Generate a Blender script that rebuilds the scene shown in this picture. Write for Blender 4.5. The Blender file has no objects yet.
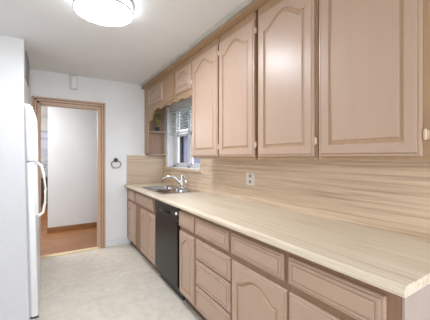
import bpy, bmesh, math, random
from mathutils import Vector, Matrix
random.seed(4)
sc = bpy.context.scene
COL = sc.collection
PI = math.pi

# ---------------------------------------------------------------- camera, world, exposure
EYE = 1.33
cam = bpy.data.objects.new('camera', bpy.data.cameras.new('camera'))
COL.objects.link(cam)
cam.location = (0, 0, EYE)
cam.rotation_euler = (PI/2, 0, -math.radians(32.0))
cam.data.sensor_width = 36
cam.data.lens = 36*264/430
cam.data.shift_y = -3/430
cam.data.clip_start = 0.02
sc.camera = cam

world = bpy.data.worlds.new('world'); sc.world = world
world.use_nodes = True
bg = world.node_tree.nodes['Background']
bg.inputs[0].default_value = (0.88, 0.94, 1.0, 1)
bg.inputs[1].default_value = 1.75
LAMP_W = 44.0          # diffuser emission of the ceiling lamp
HALL_W = 20.0
sc.view_settings.view_transform = 'Standard'
sc.view_settings.look = 'None'
sc.view_settings.gamma = 1
sc.view_settings.use_curve_mapping = False
sc.view_settings.exposure = 0.93

# ---------------------------------------------------------------- materials
def lin(c):
    return tuple(((x/255)/12.92 if x/255 <= .04045 else ((x/255+.055)/1.055)**2.4) for x in c)+(1,)
def mat(name, rgb, rough=.5, metal=0, rgb2=None, scale=(1,1,1), nscale=5, detail=4, bump=0, emis=None, spec=None,
        lo=.35, hi=.65, coat=0, nrough=.55):
    m = bpy.data.materials.new(name); m.use_nodes = True
    nt = m.node_tree; b = nt.nodes['Principled BSDF']
    b.inputs['Base Color'].default_value = lin(rgb)
    b.inputs['Roughness'].default_value = rough
    b.inputs['Metallic'].default_value = metal
    if spec is not None: b.inputs['Specular IOR Level'].default_value = spec
    if coat: b.inputs['Coat Weight'].default_value = coat; b.inputs['Coat Roughness'].default_value = .25
    if emis: b.inputs['Emission Color'].default_value = lin(emis[0]); b.inputs['Emission Strength'].default_value = emis[1]
    tc = nt.nodes.new('ShaderNodeNewGeometry'); mp = nt.nodes.new('ShaderNodeMapping')
    mp.inputs['Scale'].default_value = scale
    no = nt.nodes.new('ShaderNodeTexNoise'); no.inputs['Scale'].default_value = nscale
    no.inputs['Detail'].default_value = detail; no.inputs['Roughness'].default_value = nrough
    nt.links.new(tc.outputs['Position'], mp.inputs['Vector']); nt.links.new(mp.outputs['Vector'], no.inputs['Vector'])
    if rgb2:
        cr = nt.nodes.new('ShaderNodeValToRGB')
        cr.color_ramp.elements[0].position = lo; cr.color_ramp.elements[0].color = lin(rgb)
        cr.color_ramp.elements[1].position = hi; cr.color_ramp.elements[1].color = lin(rgb2)
        nt.links.new(no.outputs['Fac'], cr.inputs['Fac']); nt.links.new(cr.outputs['Color'], b.inputs['Base Color'])
    if bump:
        bu = nt.nodes.new('ShaderNodeBump'); bu.inputs['Strength'].default_value = bump; bu.inputs['Distance'].default_value = .002
        nt.links.new(no.outputs['Fac'], bu.inputs['Height']); nt.links.new(bu.outputs['Normal'], b.inputs['Normal'])
    return m
M = {}
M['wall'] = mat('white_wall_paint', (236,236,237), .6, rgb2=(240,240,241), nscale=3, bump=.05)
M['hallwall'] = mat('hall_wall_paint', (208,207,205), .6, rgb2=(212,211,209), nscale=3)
M['ceil'] = mat('ceiling_paint', (230,230,229), .7, rgb2=(234,234,233), nscale=2, bump=.05)
M['trimgrey'] = mat('crown_strip_paint', (205,200,192), .5, rgb2=(190,186,180), nscale=14)
M['white'] = mat('white_gloss_paint', (235,236,238), .35, rgb2=(230,231,234), nscale=6)
M['door'] = mat('pickled_door_paint', (181,153,133), .38, rgb2=(183,155,135), scale=(1,1,.12), nscale=22, bump=0, coat=.06)
M['glaze'] = mat('pickled_oak_frame', (168,136,105), .42, rgb2=(178,146,115), scale=(1,1,.08), nscale=45, bump=.05)
M['backpanel'] = mat('shelf_end_panel', (158,128,110), .45, rgb2=(166,136,118), scale=(1,1,.1), nscale=30)
M['baseframe_shaded'] = mat('base_frame_oak_shaded', (140,108,84), .5, rgb2=(150,118,93), scale=(1,1,.08), nscale=45)  # frame oak painted darker for the shade between drawer and door fronts
M['groove'] = mat('antiqued_groove', (170,138,108), .4, rgb2=(178,146,116), scale=(1,1,.1), nscale=40)
M['endpanel'] = mat('painted_end_panel', (174,155,146), .45, rgb2=(178,160,151), nscale=20, scale=(1,1,.2))
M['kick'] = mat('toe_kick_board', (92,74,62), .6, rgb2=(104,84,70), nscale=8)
M['dark_in'] = mat('cabinet_interior', (60,42,30), .8, rgb2=(70,50,36), nscale=8)
def laminate(name, axis, a, b, c):
    m = bpy.data.materials.new(name); m.use_nodes = True; nt = m.node_tree; p = nt.nodes['Principled BSDF']
    p.inputs['Roughness'].default_value = .38
    g = nt.nodes.new('ShaderNodeNewGeometry'); out = []
    for k, (across, along, det) in enumerate(((80, 1.3, 2), (240, 4, 1))):
        mp = nt.nodes.new('ShaderNodeMapping'); s = [across]*3; s[axis] = along; mp.inputs['Scale'].default_value = s
        no = nt.nodes.new('ShaderNodeTexNoise'); no.inputs['Scale'].default_value = 1; no.inputs['Detail'].default_value = det
        nt.links.new(g.outputs['Position'], mp.inputs['Vector']); nt.links.new(mp.outputs['Vector'], no.inputs['Vector']); out.append(no)
    mx = nt.nodes.new('ShaderNodeMix'); mx.data_type = 'FLOAT'; mx.inputs[0].default_value = .35
    nt.links.new(out[0].outputs['Fac'], mx.inputs[2]); nt.links.new(out[1].outputs['Fac'], mx.inputs[3])
    cr = nt.nodes.new('ShaderNodeValToRGB'); e = cr.color_ramp.elements
    e[0].position = .34; e[0].color = lin(c); e[1].position = .64; e[1].color = lin(a)
    n = e.new(.47); n.color = lin(b)
    nt.links.new(mx.outputs[0], cr.inputs['Fac']); nt.links.new(cr.outputs['Color'], p.inputs['Base Color'])
    return m
M['counter'] = laminate('striped_counter_laminate', 1, (226,213,193), (217,202,180), (198,178,152))
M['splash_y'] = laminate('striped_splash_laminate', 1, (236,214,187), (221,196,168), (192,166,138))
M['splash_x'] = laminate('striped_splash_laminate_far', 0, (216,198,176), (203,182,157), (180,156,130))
def floor_mat():
    m = bpy.data.materials.new('mottled_vinyl_tile'); m.use_nodes = True; nt = m.node_tree; p = nt.nodes['Principled BSDF']
    p.inputs['Roughness'].default_value = .42
    g = nt.nodes.new('ShaderNodeNewGeometry')
    n1 = nt.nodes.new('ShaderNodeTexNoise'); n1.inputs['Scale'].default_value = 14; n1.inputs['Detail'].default_value = 6
    n2 = nt.nodes.new('ShaderNodeTexNoise'); n2.inputs['Scale'].default_value = 4; n2.inputs['Detail'].default_value = 3
    br = nt.nodes.new('ShaderNodeTexBrick'); br.offset = 0
    br.inputs['Scale'].default_value = 1; br.inputs['Brick Width'].default_value = .23; br.inputs['Row Height'].default_value = .23
    br.inputs['Mortar Size'].default_value = .004; br.inputs['Mortar Smooth'].default_value = .5
    br.inputs['Color1'].default_value = (1,1,1,1); br.inputs['Color2'].default_value = (.97,.965,.955,1); br.inputs['Mortar'].default_value = (.94,.92,.90,1)
    for n in (n1, n2, br): nt.links.new(g.outputs['Position'], n.inputs['Vector'])
    mx = nt.nodes.new('ShaderNodeMix'); mx.data_type = 'FLOAT'; mx.inputs[0].default_value = .4
    nt.links.new(n1.outputs['Fac'], mx.inputs[2]); nt.links.new(n2.outputs['Fac'], mx.inputs[3])
    cr = nt.nodes.new('ShaderNodeValToRGB'); e = cr.color_ramp.elements
    e[0].position = .36; e[0].color = lin((214,205,192)); e[1].position = .62; e[1].color = lin((230,222,209))
    nt.links.new(mx.outputs[0], cr.inputs['Fac'])
    mu = nt.nodes.new('ShaderNodeMix'); mu.data_type = 'RGBA'; mu.blend_type = 'MULTIPLY'; mu.inputs[0].default_value = 1
    nt.links.new(cr.outputs['Color'], mu.inputs[6]); nt.links.new(br.outputs['Color'], mu.inputs[7])
    nt.links.new(mu.outputs[2], p.inputs['Base Color'])
    return m
M['floor'] = floor_mat()
def parquet():
    m = bpy.data.materials.new('oak_strip_floor'); m.use_nodes = True; nt = m.node_tree; p = nt.nodes['Principled BSDF']
    p.inputs['Roughness'].default_value = .3
    g = nt.nodes.new('ShaderNodeNewGeometry')
    br = nt.nodes.new('ShaderNodeTexBrick'); br.inputs['Scale'].default_value = 1
    br.inputs['Brick Width'].default_value = .8; br.inputs['Row Height'].default_value = .07; br.inputs['Mortar Size'].default_value = .0015
    br.inputs['Color1'].default_value = lin((162,110,66)); br.inputs['Color2'].default_value = lin((138,90,52)); br.inputs['Mortar'].default_value = lin((92,56,32))
    mp = nt.nodes.new('ShaderNodeMapping'); mp.inputs['Scale'].default_value = (3, 40, 1)
    no = nt.nodes.new('ShaderNodeTexNoise'); no.inputs['Scale'].default_value = 1; no.inputs['Detail'].default_value = 4
    nt.links.new(g.outputs['Position'], br.inputs['Vector']); nt.links.new(g.outputs['Position'], mp.inputs['Vector']); nt.links.new(mp.outputs['Vector'], no.inputs['Vector'])
    mu = nt.nodes.new('ShaderNodeMix'); mu.data_type = 'RGBA'; mu.blend_type = 'OVERLAY'; mu.inputs[0].default_value = .4
    nt.links.new(br.outputs['Color'], mu.inputs[6]); nt.links.new(no.outputs['Fac'], mu.inputs[7]); nt.links.new(mu.outputs[2], p.inputs['Base Color'])
    return m
M['wood'] = parquet()
M['casing'] = mat('door_casing_wood', (198,166,142), .45, rgb2=(206,176,152), scale=(1,1,.1), nscale=40)
M['casing_dark'] = mat('door_casing_groove', (140,106,84), .5, rgb2=(150,116,94), scale=(1,1,.1), nscale=40)
M['basewood'] = mat('stained_baseboard', (146,100,60), .45, rgb2=(130,86,50), scale=(.2,1,1), nscale=30)
M['brass'] = mat('pale_threshold_metal', (236,214,170), .4, metal=.3)
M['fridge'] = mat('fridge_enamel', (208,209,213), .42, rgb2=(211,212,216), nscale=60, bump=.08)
M['fridge_door'] = mat('fridge_door_enamel', (232,233,235), .35, rgb2=(229,230,233), nscale=60, bump=.06)
M['cream'] = mat('cream_plastic', (244,242,236), .35)
M['grey'] = mat('grey_gasket', (192,194,198), .6)
M['ventdark'] = mat('vent_backing_grey', (96,96,98), .8)  # plain dark grey for the sheet behind the vent louvres
M['black'] = mat('black_gloss', (16,15,16), .3, rgb2=(19,18,19), nscale=4, spec=.25)
M['blackmat'] = mat('black_plastic', (26,25,26), .45)
M['chrome'] = mat('chrome', (225,226,228), .12, metal=1)
M['steel'] = mat('brushed_steel', (205,207,210), .2, metal=1, rgb2=(176,178,182), scale=(1,12,1), nscale=12)
M['darkmetal'] = mat('dark_pewter', (70,68,66), .35, metal=.8)
M['nickel'] = mat('satin_nickel', (130,130,132), .35, metal=.9)
M['hinge'] = mat('pale_hinge', (214,190,166), .35, metal=.3)
M['plate'] = mat('outlet_plate', (240,232,224), .4)
M['socketgrey'] = mat('socket_face', (176,168,162), .5)
M['chime'] = mat('chime_plastic', (222,221,216), .5)
M['vent'] = mat('vent_metal', (140,140,142), .5)
M['lampglow'] = mat('lamp_diffuser', (255,255,255), .4, emis=((241,247,255), LAMP_W))
M['lampside'] = mat('lamp_side_glow', (255,255,255), .4, emis=((241,247,255), LAMP_W*.11))
M['lampring'] = mat('lamp_ring', (196,196,198), .3, metal=.7)
M['blind'] = mat('blind_slats', (236,237,240), .5)
M['leaf'] = mat('leaf_green', (116,118,52), .5, rgb2=(158,150,80), nscale=60)
M['pot'] = mat('dark_pot', (46,48,50), .4, rgb2=(60,62,64), nscale=20)
M['house'] = mat('neighbour_siding', (118,120,146), .8, rgb2=(126,128,152), scale=(.1,.1,8), nscale=4)
M['roof'] = mat('dark_shingles', (36,36,42), .9, rgb2=(46,46,52), nscale=12)
M['grass'] = mat('lawn', (96,120,70), .9, rgb2=(110,132,80), nscale=3)
M['teal'] = mat('teal_bin', (60,130,140), .5)
M['dkwood'] = mat('dark_sideboard_wood', (74,50,38), .4, rgb2=(88,60,46), nscale=20)
M['pattern'] = mat('grey_patterned_fabric', (150,152,160), .8, rgb2=(200,201,208), nscale=30, lo=.45, hi=.55)
M['curtain'] = mat('pale_curtain', (206,208,222), .7, rgb2=(196,198,214), scale=(30,1,.2), nscale=2)
gm = bpy.data.materials.new('window_glass'); gm.use_nodes = True; _n = gm.node_tree; _n.nodes.clear()
_o = _n.nodes.new('ShaderNodeOutputMaterial'); _m = _n.nodes.new('ShaderNodeMixShader'); _t = _n.nodes.new('ShaderNodeBsdfTransparent'); _g = _n.nodes.new('ShaderNodeBsdfGlossy')
_g.inputs['Roughness'].default_value = .02; _m.inputs[0].default_value = .06
_n.links.new(_t.outputs[0], _m.inputs[1]); _n.links.new(_g.outputs[0], _m.inputs[2]); _n.links.new(_m.outputs[0], _o.inputs[0])
M['glass'] = gm

# ---------------------------------------------------------------- mesh helpers
def BM(): return bmesh.new()
def box(bm, x0, x1, y0, y1, z0, z1, bev=0, seg=2):
    t = bmesh.new()
    bmesh.ops.create_cube(t, size=1)
    bmesh.ops.scale(t, vec=(x1-x0, y1-y0, z1-z0), verts=t.verts)
    bmesh.ops.translate(t, vec=((x0+x1)/2, (y0+y1)/2, (z0+z1)/2), verts=t.verts)
    if bev: bmesh.ops.bevel(t, geom=t.edges[:], offset=bev, segments=seg, profile=.5, affect='EDGES')
    me = bpy.data.meshes.new('t'); t.to_mesh(me); bm.from_mesh(me); bpy.data.meshes.remove(me); t.free()
    return bm
def tube(bm, pts, r, n=12, caps=True):
    pts = [Vector(p) for p in pts]; rings = []
    for i, p in enumerate(pts):
        d = (pts[min(i+1, len(pts)-1)]-pts[max(i-1, 0)]).normalized()
        a = d.cross(Vector((0,0,1)));
        if a.length < .05: a = d.cross(Vector((0,1,0)))
        a.normalize(); b = d.cross(a)
        rr = r[i] if isinstance(r, (list, tuple)) else r
        rings.append([bm.verts.new(p+rr*(math.cos(2*PI*k/n)*a+math.sin(2*PI*k/n)*b)) for k in range(n)])
    for u, v in zip(rings, rings[1:]):
        for k in range(n): bm.faces.new((u[k], u[(k+1)%n], v[(k+1)%n], v[k]))
    if caps: bm.faces.new(rings[0][::-1]); bm.faces.new(rings[-1])
    return bm
def lathe(bm, prof, c, n=40, axis='Z'):
    rings = []
    for (r, h) in prof:
        ring = []
        for k in range(n):
            a = 2*PI*k/n; p = Vector((r*math.cos(a), r*math.sin(a), h))
            if axis == 'Y': p = Vector((p.x, p.z, p.y))
            ring.append(bm.verts.new(Vector(c)+p))
        rings.append(ring)
    for u, v in zip(rings, rings[1:]):
        for k in range(n): bm.faces.new((u[k], u[(k+1)%n], v[(k+1)%n], v[k]))
    bm.faces.new(rings[0][::-1]); bm.faces.new(rings[-1])
    return bm
def torus(bm, c, R, r, n=32, m=8):      # ring standing in the XZ plane
    rings = []
    for i in range(n):
        a = 2*PI*i/n
        rings.append([bm.verts.new(Vector(c)+Vector(((R+r*math.cos(2*PI*j/m))*math.cos(a), r*math.sin(2*PI*j/m), (R+r*math.cos(2*PI*j/m))*math.sin(a)))) for j in range(m)])
    for i in range(n):
        u, v = rings[i], rings[(i+1)%n]
        for j in range(m): bm.faces.new((u[j], u[(j+1)%m], v[(j+1)%m], v[j]))
    return bm
def prism(bm, pts, ext):                 # polygon pts (3-D) extruded by vector ext
    ext = Vector(ext); a = [bm.verts.new(p) for p in pts]; b = [bm.verts.new(Vector(p)+ext) for p in pts]
    n = len(pts); bm.faces.new(a); bm.faces.new(b[::-1])
    for k in range(n): bm.faces.new((a[k], b[k], b[(k+1)%n], a[(k+1)%n]))
    return bm
def obj(name, bm, m, parent=None, smooth=False):
    bmesh.ops.recalc_face_normals(bm, faces=bm.faces[:])
    if parent is not None: bmesh.ops.translate(bm, vec=-wloc(parent), verts=bm.verts)
    me = bpy.data.meshes.new(name); bm.to_mesh(me); bm.free()
    for k in (m if isinstance(m, list) else [m]): me.materials.append(M[k])
    if smooth:
        for p in me.polygons: p.use_smooth = True
        try: me.set_sharp_from_angle(angle=math.radians(40))
        except Exception: pass
    o = bpy.data.objects.new(name, me); COL.objects.link(o)
    if parent is not None: o.parent = parent
    return o
def wloc(o):
    v = Vector((0,0,0))
    while o is not None: v += o.location; o = o.parent
    return v
def tag(o, label, cat, group=None):
    o['label'] = label; o['category'] = cat
    if group: o['group'] = group
    return o
def thing(name, label, cat, loc, group=None):
    o = bpy.data.objects.new(name, None); COL.objects.link(o); o.location = loc; o.empty_display_size = .1
    return tag(o, label, cat, group)
def struct(name, bm, m, parent=None):
    o = obj(name, bm, m, parent)
    if parent is None: o['kind'] = 'structure'
    return o
def single(name, bm, m, label, cat, group=None, smooth=False):
    c = Vector((0,0,0)); vs = [v.co for v in bm.verts]
    lo = Vector([min(v[i] for v in vs) for i in range(3)]); hi = Vector([max(v[i] for v in vs) for i in range(3)])
    c = Vector(((lo.x+hi.x)/2, (lo.y+hi.y)/2, lo.z))
    bmesh.ops.translate(bm, vec=-c, verts=bm.verts)
    o = obj(name, bm, m, None, smooth); o.location = c
    return tag(o, label, cat, group)

# ---------------------------------------------------------------- the setting
XW = 1.60; YF = 4.16; CEIL = 2.47; YB = -1.6; XL = -1.0
b = BM(); box(b, -7, XW+.14, -6, YF+.02, -.1, 0); struct('floor', b, 'floor')
b = BM(); box(b, -2.4, XW+.14, YB, YF+.12, CEIL, CEIL+.1); struct('ceiling', b, 'ceil')
# right wall with the window opening
WY0, WY1, WZ0, WZ1 = 2.90, 4.02, 1.17, 2.13
b = BM(); T = .14
box(b, XW, XW+T, YB, WY0, 0, CEIL); box(b, XW, XW+T, WY1, YF+.12, 0, CEIL)
box(b, XW, XW+T, WY0, WY1, 0, WZ0); box(b, XW, XW+T, WY0, WY1, WZ1, CEIL)
struct('wall_right', b, 'wall')
# far wall with the doorway
DX0, DX1, DZ = -.115, .605, 2.035
b = BM()
box(b, XL-.12, DX0, YF, YF+.12, 0, CEIL); box(b, DX1, XW, YF, YF+.12, 0, CEIL); box(b, DX0, DX1, YF, YF+.12, DZ, CEIL)
struct('wall_far', b, 'wall')
# left wall steps out beyond the refrigerator
b = BM(); prism(b, [(XL-.12,YB,0),(XL,YB,0),(XL,3.155,0),(-.215,3.155,0),(-.215,YF,0),(XL-.12,YF,0)], (0,0,CEIL)); struct('wall_left', b, 'wall')
# beyond the doorway
b = BM(); box(b, -2.4, 1.8, YF+.02, 9.2, -.1, 0); struct('floor_hall', b, 'wood')
b = BM(); box(b, -2.4, 1.8, YF+.12, 9.2, CEIL, CEIL+.1); struct('ceiling_hall', b, 'ceil')
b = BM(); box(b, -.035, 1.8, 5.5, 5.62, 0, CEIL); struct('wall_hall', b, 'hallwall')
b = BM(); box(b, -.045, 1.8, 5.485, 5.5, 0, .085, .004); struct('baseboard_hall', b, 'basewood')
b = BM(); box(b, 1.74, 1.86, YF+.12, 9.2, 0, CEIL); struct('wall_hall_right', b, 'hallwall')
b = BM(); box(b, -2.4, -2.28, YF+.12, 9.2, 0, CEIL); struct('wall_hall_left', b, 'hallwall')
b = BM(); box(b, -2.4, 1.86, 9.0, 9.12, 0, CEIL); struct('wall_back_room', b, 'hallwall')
b = BM(); box(b, .69, .99, YF-.013, YF, 0, .09, .004); struct('baseboard_far', b, 'white')
b = BM(); box(b, DX0, DX1, YF-.03, YF+.06, 0, .012, .004); struct('trim_threshold', b, 'brass')
# three stepped bands of casing round the doorway
b = BM(); bd = BM()
cw = .085
bands = [(0, .020, .024), (.028, .050, .018), (.060, .085, .012)]   # offset from outer edge, thickness
for o0, o1, th in bands:
    zt = DZ+cw
    box(b, DX0-cw+o0, DX0-cw+o1, YF-th, YF, 0, zt-o0, .002, 1)
    box(b, DX1+cw-o1, DX1+cw-o0, YF-th, YF, 0, zt-o0, .002, 1)
    box(b, DX0-cw+o0, DX1+cw-o0, YF-th, YF, zt-o1, zt-o0, .002, 1)
box(bd, DX0-cw+.002, DX0-.002, YF-.008, YF, 0, DZ+cw-.002); box(bd, DX1+.002, DX1+cw-.002, YF-.008, YF, 0, DZ+cw-.002); box(bd, DX0, DX1, YF-.008, YF, DZ+.002, DZ+cw-.002)
box(b, DX0-.001, DX0+.012, YF, YF+.12, 0, DZ); box(b, DX1-.012, DX1+.001, YF, YF+.12, 0, DZ); box(b, DX0, DX1, YF, YF+.12, DZ-.012, DZ+.001)
cas = struct('trim_doorway', b, 'casing'); g = obj('casing_groove', bd, 'casing_dark', cas)
# strip between the cabinets and the ceiling
b = BM(); prism(b, [(1.20,.3,CEIL),(1.235,.3,CEIL-.022),(1.28,.3,CEIL-.022),(1.28,.3,CEIL)], (0,3.86,0)); struct('trim_ceiling', b, 'trimgrey')

# window
win = bpy.data.objects.new('window_1', None); COL.objects.link(win); win.location = (XW+.1, (WY0+WY1)/2, WZ0); win['kind'] = 'structure'
b = BM(); fx0, fx1 = XW+.10, XW+.16
box(b, XW+.001, fx1, WY1-.012, WY1, WZ0, WZ1); box(b, XW+.001, fx1, WY0, WY0+.012, WZ0, WZ1); box(b, XW+.001, fx1, WY0, WY1, WZ1-.012, WZ1)
YM = 3.43
for y0, y1 in ((WY0+.012, WY0+.05), (WY1-.13, WY1-.012), (YM-.035, YM+.035)): box(b, fx0, fx1, y0, y1, WZ0, WZ1-.012, .003, 1)
box(b, fx0, fx1, WY0+.012, WY1-.012, WZ0, WZ0+.035, .003, 1); box(b, fx0, fx1, WY0+.012, WY1-.012, WZ1-.05, WZ1-.012, .003, 1)
obj('window_frame', b, 'white', win)
for (y0, y1) in ((WY0+.05, YM-.035), (YM+.035, WY1-.13)):
    for (z0, z1, xo) in ((WZ0+.035, 1.68, .012), (1.655, WZ1-.05, .035)):
        b = BM(); x0, x1 = fx0+xo, fx0+xo+.022
        box(b, x0, x1, y0, y0+.032, z0, z1, .002, 1); box(b, x0, x1, y1-.032, y1, z0, z1, .002, 1)
        box(b, x0, x1, y0, y1, z0, z0+.035, .002, 1); box(b, x0, x1, y0, y1, z1-.03, z1, .002, 1)
        s_ = obj('sash', b, 'white', win)
        b = BM(); box(b, x0+.009, x0+.013, y0+.03, y1-.03, z0+.033, z1-.028); obj('pane', b, 'glass', s_)
b = BM(); box(b, XW-.035, XW+.10, WY0-.04, WY1+.03, WZ0-.035, WZ0-.001, .005); obj('window_sill', b, 'splash_y', win)
b = BM(); box(b, XW+.0, XW+.12, WY0, WY1, WZ0-.001, WZ0+.006); obj('stool', b, 'white', win)
bl = thing('window_blind', 'white horizontal slat blind drawn halfway down the window over the sink', 'blind', (XW+.06, 3.46, 1.70))
b = BM(); box(b, XW+.03, XW+.085, WY0+.02, WY1-.02, WZ1-.075, WZ1-.013, .004); obj('headrail', b, 'blind', bl)
b = BM(); k = 0; z = WZ1-.10
while z > 1.70:
    prism(b, [(XW+.037,WY0+.025,z-.003),(XW+.037,WY0+.025,z),(XW+.081,WY0+.025,z+.004),(XW+.081,WY0+.025,z+.001)], (0, WY1-WY0-.05, 0)); z -= .046
obj('slats', b, 'blind', bl)
b = BM(); box(b, XW+.045, XW+.073, WY0+.025, WY1-.025, 1.683, 1.70, .003); obj('bottom_rail', b, 'blind', bl)

# outside
b = BM(); box(b, 2.2, 22, -6, 30, -.4, -.3); struct('ground', b, 'grass')
hs = thing('neighbour_house', 'lavender grey neighbouring house with dark roof seen through the window', 'house', (6, 9, -.3))
b = BM(); box(b, 4.6, 8, 2, 16, -.3, 2.25); obj('siding', b, 'house', hs)
b = BM(); box(b, 4.3, 4.36, 1.8, 16.2, 2.14, 2.38); obj('fascia', b, 'white', hs)
b = BM(); prism(b, [(4.3,1.8,2.38),(4.3,1.8,2.44),(6.6,1.8,4.6),(8.6,1.8,2.38)], (0,14.4,0)); obj('roof', b, 'roof', hs)
b = BM(); box(b, 4.5, 4.6, 9.78, 9.9, -.3, 2.2); obj('downspout', b, 'roof', hs)

# ---------------------------------------------------------------- cabinet builders
NT = 28
def loop(y0, y1, z0, z1, inset, x, arch=None, drop=0, s=0):
    a, c = y0+inset, y1-inset; lo, hi = z0+inset, z1-inset
    pts = [(x, a, lo), (x, c, lo)]
    for k in range(NT+1):
        t = 1-2*k/NT; y = (a+c)/2+t*(c-a)/2; z = hi
        if arch:
            q = abs(t)/.86; sh = 0 if q >= 1 else .5*(1+math.cos(PI*q))
            sh = sh**.65; z = hi-drop*(1-sh)
        pts.append((x, y, z))
    return pts
def front(y0, y1, z0, z1, xf, kind='arch', drop=.06, s=.056):
    bm = BM(); th = .02; loops = []
    L = lambda i, d, a=None: loops.append(loop(y0, y1, z0, z1, i, xf+d, a, drop))
    L(0, th); L(0, .010); L(.003, .005); L(.0105, .004); L(.0125, .0065); L(.0155, .001); L(.017, 0)
    if kind in ('arch', 'flat'):
        a = kind == 'arch'
        L(s, 0, a); L(s+.0025, .008, a); L(s+.006, .0085, a); L(s+.019, .0075, a); L(s+.0235, .003, a); L(s+.025, .0025, a)
    else:
        L(.026, 0); L(.0275, .004); L(.0325, .004); L(.034, 0)
    V = [[bm.verts.new(p) for p in lp] for lp in loops]
    n = len(V[0])
    for q, (u, v) in enumerate(zip(V, V[1:])):
        for k in range(n):
            f = bm.faces.new((u[k], u[(k+1)%n], v[(k+1)%n], v[k]))
            if q in ((8, 9) if kind in ('arch', 'flat') else ()): f.material_index = 1
    # fill the field with quads hanging from the top curve so the curved outline stays clean
    f = V[-1]; c0, c1 = f[0], f[1]; top = f[2:]
    base = [c1]
    for k in range(1, NT):
        t = k/NT; base.append(bm.verts.new(c1.co.lerp(c0.co, t)))
    base.append(c0)
    for k in range(NT): bm.faces.new((base[k], base[k+1], top[k+1], top[k]))
    bm.faces.new(V[0][::-1])
    if kind in ('arch', 'flat'):
        bmesh.ops.remove_doubles(bm, verts=bm.verts, dist=1e-6)
    return bm
def hinge(parent, x, y, z):
    b = BM(); tube(b, [(x, y, z-.022), (x, y, z+.022)], .0045, 10); box(b, x, x+.012, y-.010, y+.010, z-.018, z+.018, .001, 1)
    return obj('hinge', b, 'hinge', parent, True)

UX = 1.275; UD = UX-.02     # upper frame face, upper door face
UB = 1.316; UT = CEIL-.003
def upper_unit(y0, y1, dy0, dy1, label, hz=(1.42, 2.25), kind='arch', skip=False):
    t = thing('wall_cabinet', label, 'cabinet', ((UX+XW)/2, (y0+y1)/2, UB), 'tall wall cabinets over the counter')
    b = BM(); e = .001
    g0 = dy0-y0+.004 if y0 > 1.3 else 0
    box(b, UX+.019, XW-.002, y0+.004+g0, y0+.02+g0, UB, UT); box(b, UX+.019, XW-.002, y1-.02, y1-.004, UB, UT)
    box(b, UX+.019, XW-.002, y0+.02+g0, y1-.02, UB+.01, UB+.028); box(b, UX+.019, XW-.002, y0+.02+g0, y1-.02, UT-.018, UT); box(b, XW-.01, XW-.002, y0+.02+g0, y1-.02, UB+.028, UT-.018)
    obj('carcass', b, 'glaze', t)
    b = BM(); f0, f1 = y0+.003, y1-.003
    if y0 > 1.3: f0 = dy0+.003
    box(b, UX, UX+.019, f0, max(f0+.03, dy0+.012 if dy0-f0 > .05 else 0), UB, UT); box(b, UX, UX+.019, f1-.03, f1, UB, UT)
    fa_ = max(f0+.03, dy0+.012 if dy0-f0 > .05 else 0); box(b, UX, UX+.019, fa_, f1-.03, UB, UB+.04); box(b, UX, UX+.019, fa_, f1-.03, UT-.15, UT)
    obj('face_frame', b, 'glaze', t)
    d = obj('door', front(dy0, dy1, 1.333, 2.338, UD, kind, .075, .060), ['door', 'groove'], t)
    for z in hz: hinge(d, UD+.010, dy0-.006-(.006 if dy0 < .5 else 0), z)
    return t
upper_unit(1.963, 2.486, 1.976, 2.473, 'tall beige arched wall cabinet nearest the window, narrowest looking of the four')
upper_unit(1.457, 1.963, 1.480, 1.952, 'tall beige arched wall cabinet, second from the window')
upper_unit(.948, 1.457, .966, 1.437, 'tall beige arched wall cabinet, above and right of the outlet, with bright sheen')
upper_unit(.27, .948, .458, .934, 'large beige wall cabinet nearest the camera, at the right end of the row')
# over-window cabinet
ow = thing('window_bridge_cabinet', 'short cabinet bridging over the sink window with scalloped valance', 'cabinet', (1.44, 3.3, 2.03))
WZ = 2.045
b = BM(); y0, y1 = 2.490, YF-.004
box(b, UX+.019, XW-.002, y0, y0+.016, WZ, UT); box(b, UX+.019, XW-.002, y1-.016, y1, WZ, UT); box(b, UX+.019, XW-.002, y0+.016, y1-.016, WZ+.1, WZ+.116); box(b, UX+.019, XW-.002, y0+.016, y1-.016, UT-.016, UT)
obj('carcass', b, 'glaze', ow)
b = BM()
# face frame and valance share one board with a scalloped lower edge
def val(y):
    ctrl = [(2.49,1.990),(2.60,1.978),(2.68,1.982),(2.78,2.006),(2.85,1.982),(2.93,1.990),(3.03,2.010),(3.09,1.984),(3.18,1.990),(3.28,2.014),(3.35,2.000),(3.44,1.990),(3.55,2.024),(3.66,2.012),(3.74,1.992),(3.78,1.960),(3.80,1.90),(3.83,1.878),(3.92,1.876),(3.96,1.868)]
    for (a, za), (c, zc) in zip(ctrl, ctrl[1:]):
        if a <= y <= c:
            t = (y-a)/(c-a); t = t*t*(3-2*t); return za+(zc-za)*t
    return ctrl[-1][1]
pts = [(UX, 2.490, UT)]
n = 90
for k in range(n+1):
    y = 2.490+(3.96-2.490)*k/n; pts.append((UX, y, val(y)))
pts += [(UX, 3.99, 1.378), (UX, YF-.004, 1.378), (UX, YF-.004, UT)]
prism(b, pts, (.018,0,0)); obj('scalloped_valance', b, 'glaze', ow)
dA = obj('door', front(3.335, 3.925, 2.085, 2.335, UD, 'arch', .045, .045), ['door', 'groove'], ow)
dB = obj('door', front(2.500, 2.905, 2.060, 2.330, UD, 'arch', .045, .045), ['door', 'groove'], ow)
hinge(dB, UD+.010, 2.495, 2.12)
b = BM(); prism(b, [(UX-.012,2.955,2.03),(UX-.012,3.29,2.03),(UX-.012,3.29,2.345),(UX-.012,2.955,2.345)], (.0118,0,0)); obj('filler_panel', b, 'glaze', ow)
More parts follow.
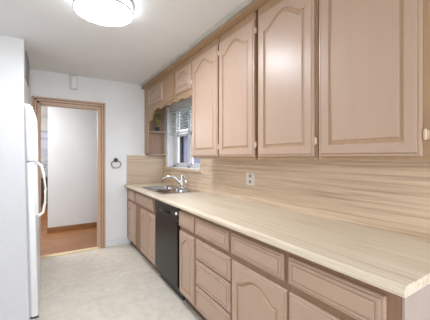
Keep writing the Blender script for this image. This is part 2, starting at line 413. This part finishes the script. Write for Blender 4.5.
# corner shelves
sh = thing('corner_shelf_unit', 'pickled corner shelf unit with two rounded shelves beside the window', 'shelf', (1.44, 4.1, 1.36))
b = BM(); box(b, 1.295, XW-.002, YF-.018, YF-.002, 1.362, 2.04); obj('end_panel', b, 'backpanel', sh)
for z in (1.362, 1.722):
    b = BM(); R_ = .29; cx, cy = XW-.003, YF-.019
    P_ = [(cx, cy, z)]
    for k in range(17):
        a = PI+PI/2*k/16; P_.append((cx+R_*math.cos(a), cy+.13*math.sin(a), z))
    prism(b, P_, (0,0,.018)); obj('shelf', b, 'door', sh)
b = BM(); prism(b, [(1.215,.3,CEIL-.062),(1.232,.3,CEIL-.024),(UX-.001,.3,CEIL-.024),(UX-.001,.3,CEIL-.072),(1.262,.3,CEIL-.072)], (0,3.85,0)); single('crown_moulding', b, 'glaze', 'long brown crown moulding along the top of all the wall cabinets', 'moulding')

# plant on the upper corner shelf
pl = thing('potted_plant', 'small green plant in a dark pot on the upper corner shelf', 'plant', (1.46, 4.075, 1.7405))
b = BM(); lathe(b, [(.024,0),(.032,.004),(.036,.06),(.038,.064),(.030,.064),(.028,.05)], (1.46,4.075,1.7405), 24); obj('pot', b, 'pot', pl, True)
b = BM()
for k in range(34):
    a = random.uniform(0, 2*PI); h = random.uniform(.06, .235); r = random.uniform(.01, .055)
    p0 = Vector((1.46, 4.072, 1.79)); p1 = p0+Vector((r*math.cos(a)*.5, r*math.sin(a)*.3, h*.6)); p2 = p0+Vector((r*math.cos(a)*1.3, r*math.sin(a)*.5, h))
    tube(b, [p0, p1, p2], .0016, 5)
    for q in range(4):
        c = p1.lerp(p2, q/3); d = Vector((random.uniform(-1,1), random.uniform(-.6,.6), random.uniform(-.2,1))).normalized()*.024
        s2 = d.cross(Vector((random.uniform(-1,1),1,0))).normalized()*.009
        vs = [b.verts.new(c), b.verts.new(c+d*.5+s2), b.verts.new(c+d), b.verts.new(c+d*.5-s2)]; b.faces.new(vs)
obj('foliage', b, 'leaf', pl)

# base cabinets
BX = 1.005; BD = BX-.02; BT = .876
def base_unit(name, label, y0, y1, drawers, doors, end=False, group='beige base cabinets under the counter', hinges=()):
    t = thing(name, label, 'cabinet', ((BX+XW)/2, (y0+y1)/2, 0), group)
    b = BM(); e = .0015
    for (a, c) in ((y0+e, y0+e+.016), (y1-e-.016, y1-e)): box(b, BX+.019, XW-.002, a, c, .1, BT)
    box(b, BX+.019, XW-.002, y0+.02, y1-.02, .1, .118); box(b, XW-.01, XW-.002, y0+.02, y1-.02, .118, BT)
    obj('carcass', b, 'glaze', t)
    b = BM(); box(b, BX, BX+.018, y0+e, y1-e, .1, BT); obj('face_frame', b, 'baseframe_shaded', t)
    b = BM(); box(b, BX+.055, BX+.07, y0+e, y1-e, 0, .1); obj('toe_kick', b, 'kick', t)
    for (a, c, z0, z1) in drawers: obj('drawer_front', front(a, c, z0, z1, BD, 'drawer'), ['door', 'groove'], t)
    for (a, c, z0, z1, dr) in doors:
        obj('door', front(a, c, z0, z1, BD, 'arch', dr, min(.056, (c-a)*.17)), ['door', 'groove'], t)
    return t
D0, D1, Z0, Z1 = .708, .842, .118, .668
base_unit('base_cabinet', 'narrow beige base cabinet in the far corner beyond the sink', 3.645, 4.155, [(3.70, 4.03, D0, D1)], [(3.61+.045, 4.03, Z0, Z1, .055)])
base_unit('sink_base_cabinet', 'beige base cabinet with paired arched doors under the sink', 2.832, 3.645, [(2.945, 3.625, D0, D1)], [(3.115, 3.40, Z0, Z1, .055), (2.862, 3.095, Z0, Z1, .055)])
base_unit('base_cabinet', 'beige base cabinet with small drawer and narrow arched door next to the dishwasher', 1.893, 2.208, [(1.918, 2.205, D0, D1)], [(1.908, 2.192, Z0, Z1, .045)])
base_unit('drawer_base_cabinet', 'beige base cabinet with a stack of four drawers', 1.392, 1.893, [(1.424, 1.905-.018, D0, D1), (1.402, 1.878, .517, .672), (1.402, 1.878, .312, .507), (1.402, 1.878, .118, .302)], [])
base_unit('base_cabinet', 'beige base cabinet with one drawer over one arched door, right of the drawer stack', .911, 1.392, [(.941, 1.409-.018, D0, D1)], [(.919, 1.383, Z0, Z1, .06)])
lastu = base_unit('base_cabinet', 'beige base cabinet at the near end with pale side panel, under the counter corner', .42, .911, [(.467, .908, D0, D1)], [(.467, .905, Z0, Z1, .06)])
b = BM(); box(b, BX, XW-.002, .412, .42, 0, BT); obj('end_panel', b, 'endpanel', lastu)

# dishwasher
dw = thing('dishwasher', 'black built-in dishwasher between the base cabinets', 'dishwasher', (1.3, 2.52, 0))
b = BM(); box(b, 1.02, XW-.03, 2.222, 2.818, .1, .872); obj('tub', b, 'blackmat', dw)
b = BM(); box(b, .985, 1.02, 2.220, 2.822, .135, .745, .006); obj('door', b, 'black', dw)
b = BM(); box(b, .981, 1.02, 2.220, 2.822, .750, .868, .006); cp = obj('control_panel', b, 'blackmat', dw)
b = BM(); box(b, .966, .984, 2.40, 2.64, .775, .800, .008); obj('handle', b, 'black', cp, True)
b = BM(); box(b, .978, .982, 2.25, 2.36, .79, .83, .001, 1); obj('button_strip', b, 'darkmetal', cp)
b = BM(); box(b, .968, .985, 2.222, 2.238, .80, .825, .004); obj('latch', b, 'cream', cp)
b = BM(); box(b, 1.045, 1.06, 2.222, 2.818, 0, .1); box(b, 1.0, 1.045, 2.222, 2.818, .095, .13, .004); obj('kick_plate', b, 'blackmat', dw)

# countertop with cut-out for the sink
SX0, SX1, SY0, SY1 = 1.06, 1.50, 2.80, 3.58
CT = .915; CB = .877; CX = .958
ct = BM()
def nose(bm, y0, y1):
    pr_ = [(CX+.03, CB), (CX+.006, CB), (CX+.002, CB+.004), (CX, CB+.012), (CX+.001, CB+.024), (CX+.006, CT-.006), (CX+.014, CT-.001), (CX+.02, CT), (SX0, CT), (SX0, CB)]
    prism(bm, [(x, y0, z) for x, z in pr_], (0, y1-y0, 0))
nose(ct, .395, YF-.003)
box(ct, SX1, XW-.008, .395, YF-.003, CB, CT)
box(ct, SX0, SX1, .395, SY0, CB, CT); box(ct, SX0, SX1, SY1, YF-.003, CB, CT)
ctop = thing('countertop', 'long pale striped laminate countertop running over all the base cabinets', 'countertop', (1.28, 2.3, CB))
obj('top', ct, 'counter', ctop)
b = BM(); box(b, CX+.004, XW-.008, .3935, .395, CB+.001, CT-.001); obj('end_cap', b, 'counter', ctop)
b = BM(); box(b, XW-.007, XW-.0005, .2, WY0-.0, CT-.002, 1.313); box(b, XW-.007, XW-.0005, WY0, WY1+.035, CT-.002, WZ0-.037); box(b, XW-.007, XW-.0005, WY1+.035, YF-.002, CT-.002, 1.36); box(b, XW-.007, XW-.0005, 2.49, WY0-.045, 1.313, 1.375)
single('backsplash', b, 'splash_y', 'long striped wood-look backsplash on the wall behind the counter', 'backsplash')
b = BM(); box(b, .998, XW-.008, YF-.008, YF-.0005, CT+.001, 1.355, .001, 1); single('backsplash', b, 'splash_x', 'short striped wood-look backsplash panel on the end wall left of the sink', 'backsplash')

# sink
sk = thing('kitchen_sink', 'double bowl stainless steel sink set into the countertop below the window', 'sink', (1.28, 3.19, CT))
b = BM(); X0, X1, Y0, Y1 = SX0-.02, SX1+.035, SY0-.02, SY1+.02
bowls = [(SX0+.02, SX1-.085, SY0+.02, 3.165), (SX0+.02, SX1-.085, 3.215, SY1-.02)]
zr = CT+.006
def rrect(x0, x1, y0, y1, r, z, n=5):
    out = []
    for cx, cy, a0 in ((x1-r, y1-r, 0), (x0+r, y1-r, PI/2), (x0+r, y0+r, PI), (x1-r, y0+r, 1.5*PI)):
        for k in range(n+1): a = a0+PI/2*k/n; out.append((cx+r*math.cos(a), cy+r*math.sin(a), z))
    return out
bx0, bx1 = SX0+.02, SX1-.085
for (x0, x1, y0, y1) in ((X0, bx0, Y0, Y1), (bx1, X1, Y0, Y1), (bx0, bx1, Y0, bowls[0][2]), (bx0, bx1, bowls[0][3], bowls[1][2]), (bx0, bx1, bowls[1][3], Y1)):
    box(b, x0, x1, y0, y1, CT+.0005, zr)
obj('rim', b, 'steel', sk)
for (x0, x1, y0, y1) in bowls:
    b = BM(); LL = [rrect(x0-.001, x1+.001, y0-.001, y1+.001, .012, zr+.001), rrect(x0+.004, x1-.004, y0+.004, y1-.004, .03, zr-.006), rrect(x0+.012, x1-.012, y0+.012, y1-.012, .05, CT-.15), rrect(x0+.05, x1-.05, y0+.05, y1-.05, .05, CT-.175)]
    V = [[b.verts.new(p) for p in l] for l in LL]; n = len(V[0])
    for u, v in zip(V, V[1:]):
        for k in range(n): b.faces.new((u[k], u[(k+1)%n], v[(k+1)%n], v[k]))
    b.faces.new(V[-1]); bo = obj('bowl', b, 'steel', sk, True)
    b = BM(); c = ((x0+x1)/2, (y0+y1)/2, CT-.1745); lathe(b, [(.045,0),(.045,.003),(.036,.004),(.03,.001)], c, 24); obj('drain', b, 'chrome', bo, True)

# faucet
fy = 3.19; fx = 1.475; fz = zr
fa = thing('faucet', 'chrome single lever faucet standing on the back rim of the sink', 'faucet', (fx, fy, fz))
b = BM(); box(b, fx-.028, fx+.028, fy-.12, fy+.12, fz, fz+.012, .005); obj('deck_plate', b, 'chrome', fa, True)
b = BM(); lathe(b, [(.026,.012),(.028,.02),(.024,.05),(.022,.11),(.024,.135),(.018,.155),(.006,.162)], (fx,fy,fz), 24); obj('body', b, 'chrome', fa, True)
b = BM(); pts = []
for k in range(15):
    t = k/14; a = t*PI*.80
    pts.append((fx-.015-.215*t**1.05, fy+.10*t, fz+.06+.095*math.sin(a)*1.0+.0*t))
tube(b, pts, [.019-.007*k/14 for k in range(15)], 14); sp = obj('spout', b, 'chrome', fa, True)
e = Vector(pts[-1]); b = BM(); tube(b, [e, e+Vector((-.008,.003,-.022))], .012, 12); obj('aerator', b, 'nickel', sp, True)
b = BM(); tube(b, [(fx,fy,fz+.155),(fx+.012,fy-.03,fz+.165),(fx+.02,fy-.085,fz+.10),(fx+.02,fy-.10,fz+.07)], [.012,.011,.009,.008], 10); obj('lever', b, 'chrome', fa, True)

# outlet on backsplash
ot = thing('wall_outlet', 'white duplex outlet plate on the striped backsplash above the counter', 'outlet', (XW-.008, 1.92, 1.07))
b = BM(); box(b, XW-.013, XW-.0072, 1.858, 1.978, 1.066, 1.182, .002); obj('cover_plate', b, 'plate', ot)
for dz in (-.027, .027):
    b = BM(); box(b, XW-.015, XW-.013, 1.905, 1.935, 1.125+dz-.014, 1.125+dz+.014, .0008, 1); so = obj('socket', b, 'socketgrey', ot)
    for dy in (-.006, .006):
        b = BM(); box(b, XW-.0155, XW-.0149, 1.920+dy-.002, 1.920+dy+.002, 1.125+dz-.007, 1.125+dz+.007); obj('slot', b, 'blackmat', so)

# towel ring
tr = thing('towel_ring', 'dark mounted towel ring on the white wall right of the doorway', 'towel ring', (.838, YF, 1.19))
b = BM(); lathe(b, [(.028,0),(.030,-.006),(.024,-.016),(.014,-.020),(.014,-.040)], (.838, YF-.0005, 1.285), 24, 'Y'); box(b, .820, .856, YF-.046, YF-.022, 1.268, 1.292, .004); obj('mount', b, 'darkmetal', tr, True)
b = BM(); torus(b, (.838, YF-.034, 1.235), .068, .0065); bmesh.ops.scale(b, vec=(1,1,.82), space=Matrix.Translation((-.838, 0, -1.235)), verts=b.verts); bmesh.ops.translate(b, vec=(0,0,-.012), verts=b.verts); obj('ring', b, 'nickel', tr, True)
# door chime
dc = thing('door_chime', 'off-white door chime box high on the wall above the doorway', 'door chime', (.277, YF, 2.27))
b = BM(); box(b, .232, .322, YF-.045, YF-.0005, 2.268, 2.452, .006); obj('housing', b, 'chime', dc)
b = BM(); box(b, .256, .314, YF-.049, YF-.045, 2.285, 2.435, .003); obj('cover', b, 'wall', dc)
# air vent on the side of the stepped wall
av = thing('air_vent', 'grey louvred air vent on the side wall above the refrigerator', 'vent', (-.215, 3.5, 2.17))
b = BM(); vx = -.2145
for (y0, y1, z0, z1) in ((3.30, 3.33, 2.15, 2.41), (3.69, 3.72, 2.15, 2.41), (3.33, 3.69, 2.15, 2.18), (3.33, 3.69, 2.38, 2.41)): box(b, vx, vx+.012, y0, y1, z0, z1)
obj('frame', b, 'vent', av)
b = BM()
for k in range(10):
    z = 2.187+k*.02; prism(b, [(vx, 3.33, z), (vx+.003, 3.33, z), (vx+.010, 3.33, z+.012), (vx+.007, 3.33, z+.012)], (0,.36,0))
obj('louvre', b, 'vent', av)
b = BM(); box(b, vx, vx+.001, 3.33, 3.69, 2.18, 2.38); obj('backing', b, 'ventdark', av)

# ceiling lamp
lx, ly = .338, 2.075
lp = thing('ceiling_lamp', 'round flush ceiling lamp glowing white with a metal ring', 'ceiling lamp', (lx, ly, 2.40))
b = BM(); lathe(b, [(.19,CEIL-.001),(.207,CEIL-.003),(.207,2.449),(.198,2.447),(.19,2.447)], (lx,ly,0), 64); obj('base', b, 'lampring', lp, True)
b = BM(); lathe(b, [(.19,2.447),(.1985,2.446),(.1985,2.408),(.19,2.407)], (lx,ly,0), 64); obj('side_band', b, 'lampside', lp, True)
b = BM(); lathe(b, [(.19,2.407),(.204,2.406),(.207,2.402),(.207,2.393),(.204,2.389),(.199,2.389),(.198,2.394),(.19,2.396)], (lx,ly,0), 64); obj('ring', b, 'lampring', lp, True)
b = BM(); lathe(b, [(.1975,2.400),(.1978,2.391),(.19,2.388),(.12,2.385),(.02,2.384)], (lx,ly,0), 64); obj('diffuser', b, 'lampglow', lp, True)

# refrigerator
fr = thing('refrigerator', 'white top-freezer refrigerator standing at the left edge by the doorway', 'refrigerator', (-.5, 2.78, 0))
FY0, FY1 = 2.44, 3.13; FB = -.1227; FD = -.072
b = BM(); box(b, -.86, FB-.008, FY0, FY1, .03, 1.70, .006); obj('body', b, 'fridge', fr)
b = BM(); box(b, -.84, FB-.03, FY0+.02, FY1-.02, 0, .03); obj('base', b, 'blackmat', fr)
b = BM(); box(b, FB-.010, FB+.004, FY0+.012, FY1-.012, .09, 1.70); obj('gasket', b, 'grey', fr)
b = BM(); box(b, FB-.008, FB+.03, FY0+.02, FY1-.02, .01, .075, .003, 1); obj('base_grille', b, 'grey', fr)
b = BM(); box(b, FB+.004, FD, FY0, FY1, 1.277, 1.700, .010, 3); fd = obj('freezer_door', b, 'fridge_door', fr, True)
b = BM(); prism(b, [(FD,FY0+.01,1.68),(FD+.020,FY0+.01,1.62),(FD+.026,FY0+.01,1.59),(FD+.026,FY0+.01,1.30),(FD+.020,FY0+.01,1.275),(FD,FY0+.01,1.275)], (0,.035,0)); bmesh.ops.bevel(b, geom=b.edges[:], offset=.004, segments=2, affect='EDGES'); obj('handle', b, 'cream', fd, True)
b = BM(); box(b, FB+.004, FD, FY0, FY1, .088, 1.270, .010, 3); fd2 = obj('refrigerator_door', b, 'fridge_door', fr, True)
b = BM(); hy = FY0+.03
pts = [(FD-.002,hy,1.245),(FD+.025,hy,1.262),(FD+.046,hy,1.240),(FD+.060,hy,1.17),(FD+.067,hy,1.05),(FD+.060,hy,.94),(FD+.048,hy,.875),(FD+.022,hy,.855),(FD-.002,hy,.87)]
tube(b, pts, [.014,.012,.010,.009,.009,.009,.010,.012,.013], 12); obj('handle', b, 'cream', fd2, True)
b = BM(); box(b, FD-.001, FD+.018, FY0+.008, FY0+.05, .87, 1.24, .006); obj('handle_base', b, 'cream', fd2, True)
b = BM(); box(b, FD-.03, FD+.028, FY0+.012, FY0+.045, 1.255, 1.285, .004); obj('door_stop', b, 'grey', fr)
b = BM(); box(b, FB-.03, FD-.015, FY0+.012, FY0+.05, 1.701, 1.716, .004); obj('hinge_cover', b, 'cream', fr)
b = BM(); box(b, FB, FD+.0, FY0+.01, FY0+.05, .072, .086, .002, 1); obj('hinge', b, 'blackmat', fr)

fr.rotation_euler.y = -math.radians(1.4); fr.location.z = .009

# far room seen past the hall wall
sb = thing('sideboard', 'dark brown sideboard far beyond the doorway', 'sideboard', (-.3, 8.6, 0))
b = BM(); box(b, -.9, .35, 8.45, 8.95, .72, .76, .006); obj('top', b, 'dkwood', sb)
b = BM(); box(b, -.86, .31, 8.48, 8.93, .1, .72, .004); obj('body', b, 'dkwood', sb)
for x in (-.84, .25):
    for y in (8.49, 8.88): b = BM(); box(b, x, x+.05, y, y+.05, 0, .1); obj('leg', b, 'dkwood', sb)
b = BM(); box(b, -.42, .15, 8.52, 8.82, .7615, 1.26, .03, 3); single('patterned_box', b, 'pattern', 'grey and white patterned box on the sideboard beyond the doorway', 'box', smooth=True)
wg = thing('wall_grille', 'small grey grid panel on the back room wall above the patterned box', 'grille', (-.13, 8.99, 1.34))
b = BM(); box(b, -.3, .02, 8.985, 8.999, 1.34, 1.54); obj('panel', b, 'grey', wg)
b = BM()
for k in range(4): box(b, -.3, .02, 8.975, 8.985, 1.36+k*.048, 1.372+k*.048)
for k in range(3): box(b, -.26+k*.1, -.245+k*.1, 8.974, 8.985, 1.34, 1.54)
obj('bars', b, 'curtain', wg)
cu = thing('roller_blind', 'pale lavender roller blind in the back room seen through the doorway', 'blind', (-.2, 8.98, 1.55))
b = BM(); box(b, -.7, .3, 8.965, 8.985, 1.56, 2.02); obj('cloth', b, 'curtain', cu)
b = BM(); tube(b, [(-.8, 8.95, 2.06), (.4, 8.95, 2.06)], .02); tube(b, [(-.8, 8.955, 1.86), (.4, 8.955, 1.86)], .018); obj('rod', b, 'grey', cu, True)

# added area light, out of view, to brighten the hall beyond the doorway
hl = bpy.data.lights.new('hall_fill', 'AREA'); hl.energy = HALL_W; hl.size = .6; hl.color = (.94,.97,1)
ho = bpy.data.objects.new('hall_fill', hl); COL.objects.link(ho); ho.location = (-.7, 4.85, 2.42)
hl = bpy.data.lights.new('back_room_light', 'POINT'); hl.energy = HALL_W*2; hl.shadow_soft_size = .3; hl.color = (.95,.97,1)
ho = bpy.data.objects.new('back_room_light', hl); COL.objects.link(ho); ho.location = (-1.3, 7.6, 2.1)
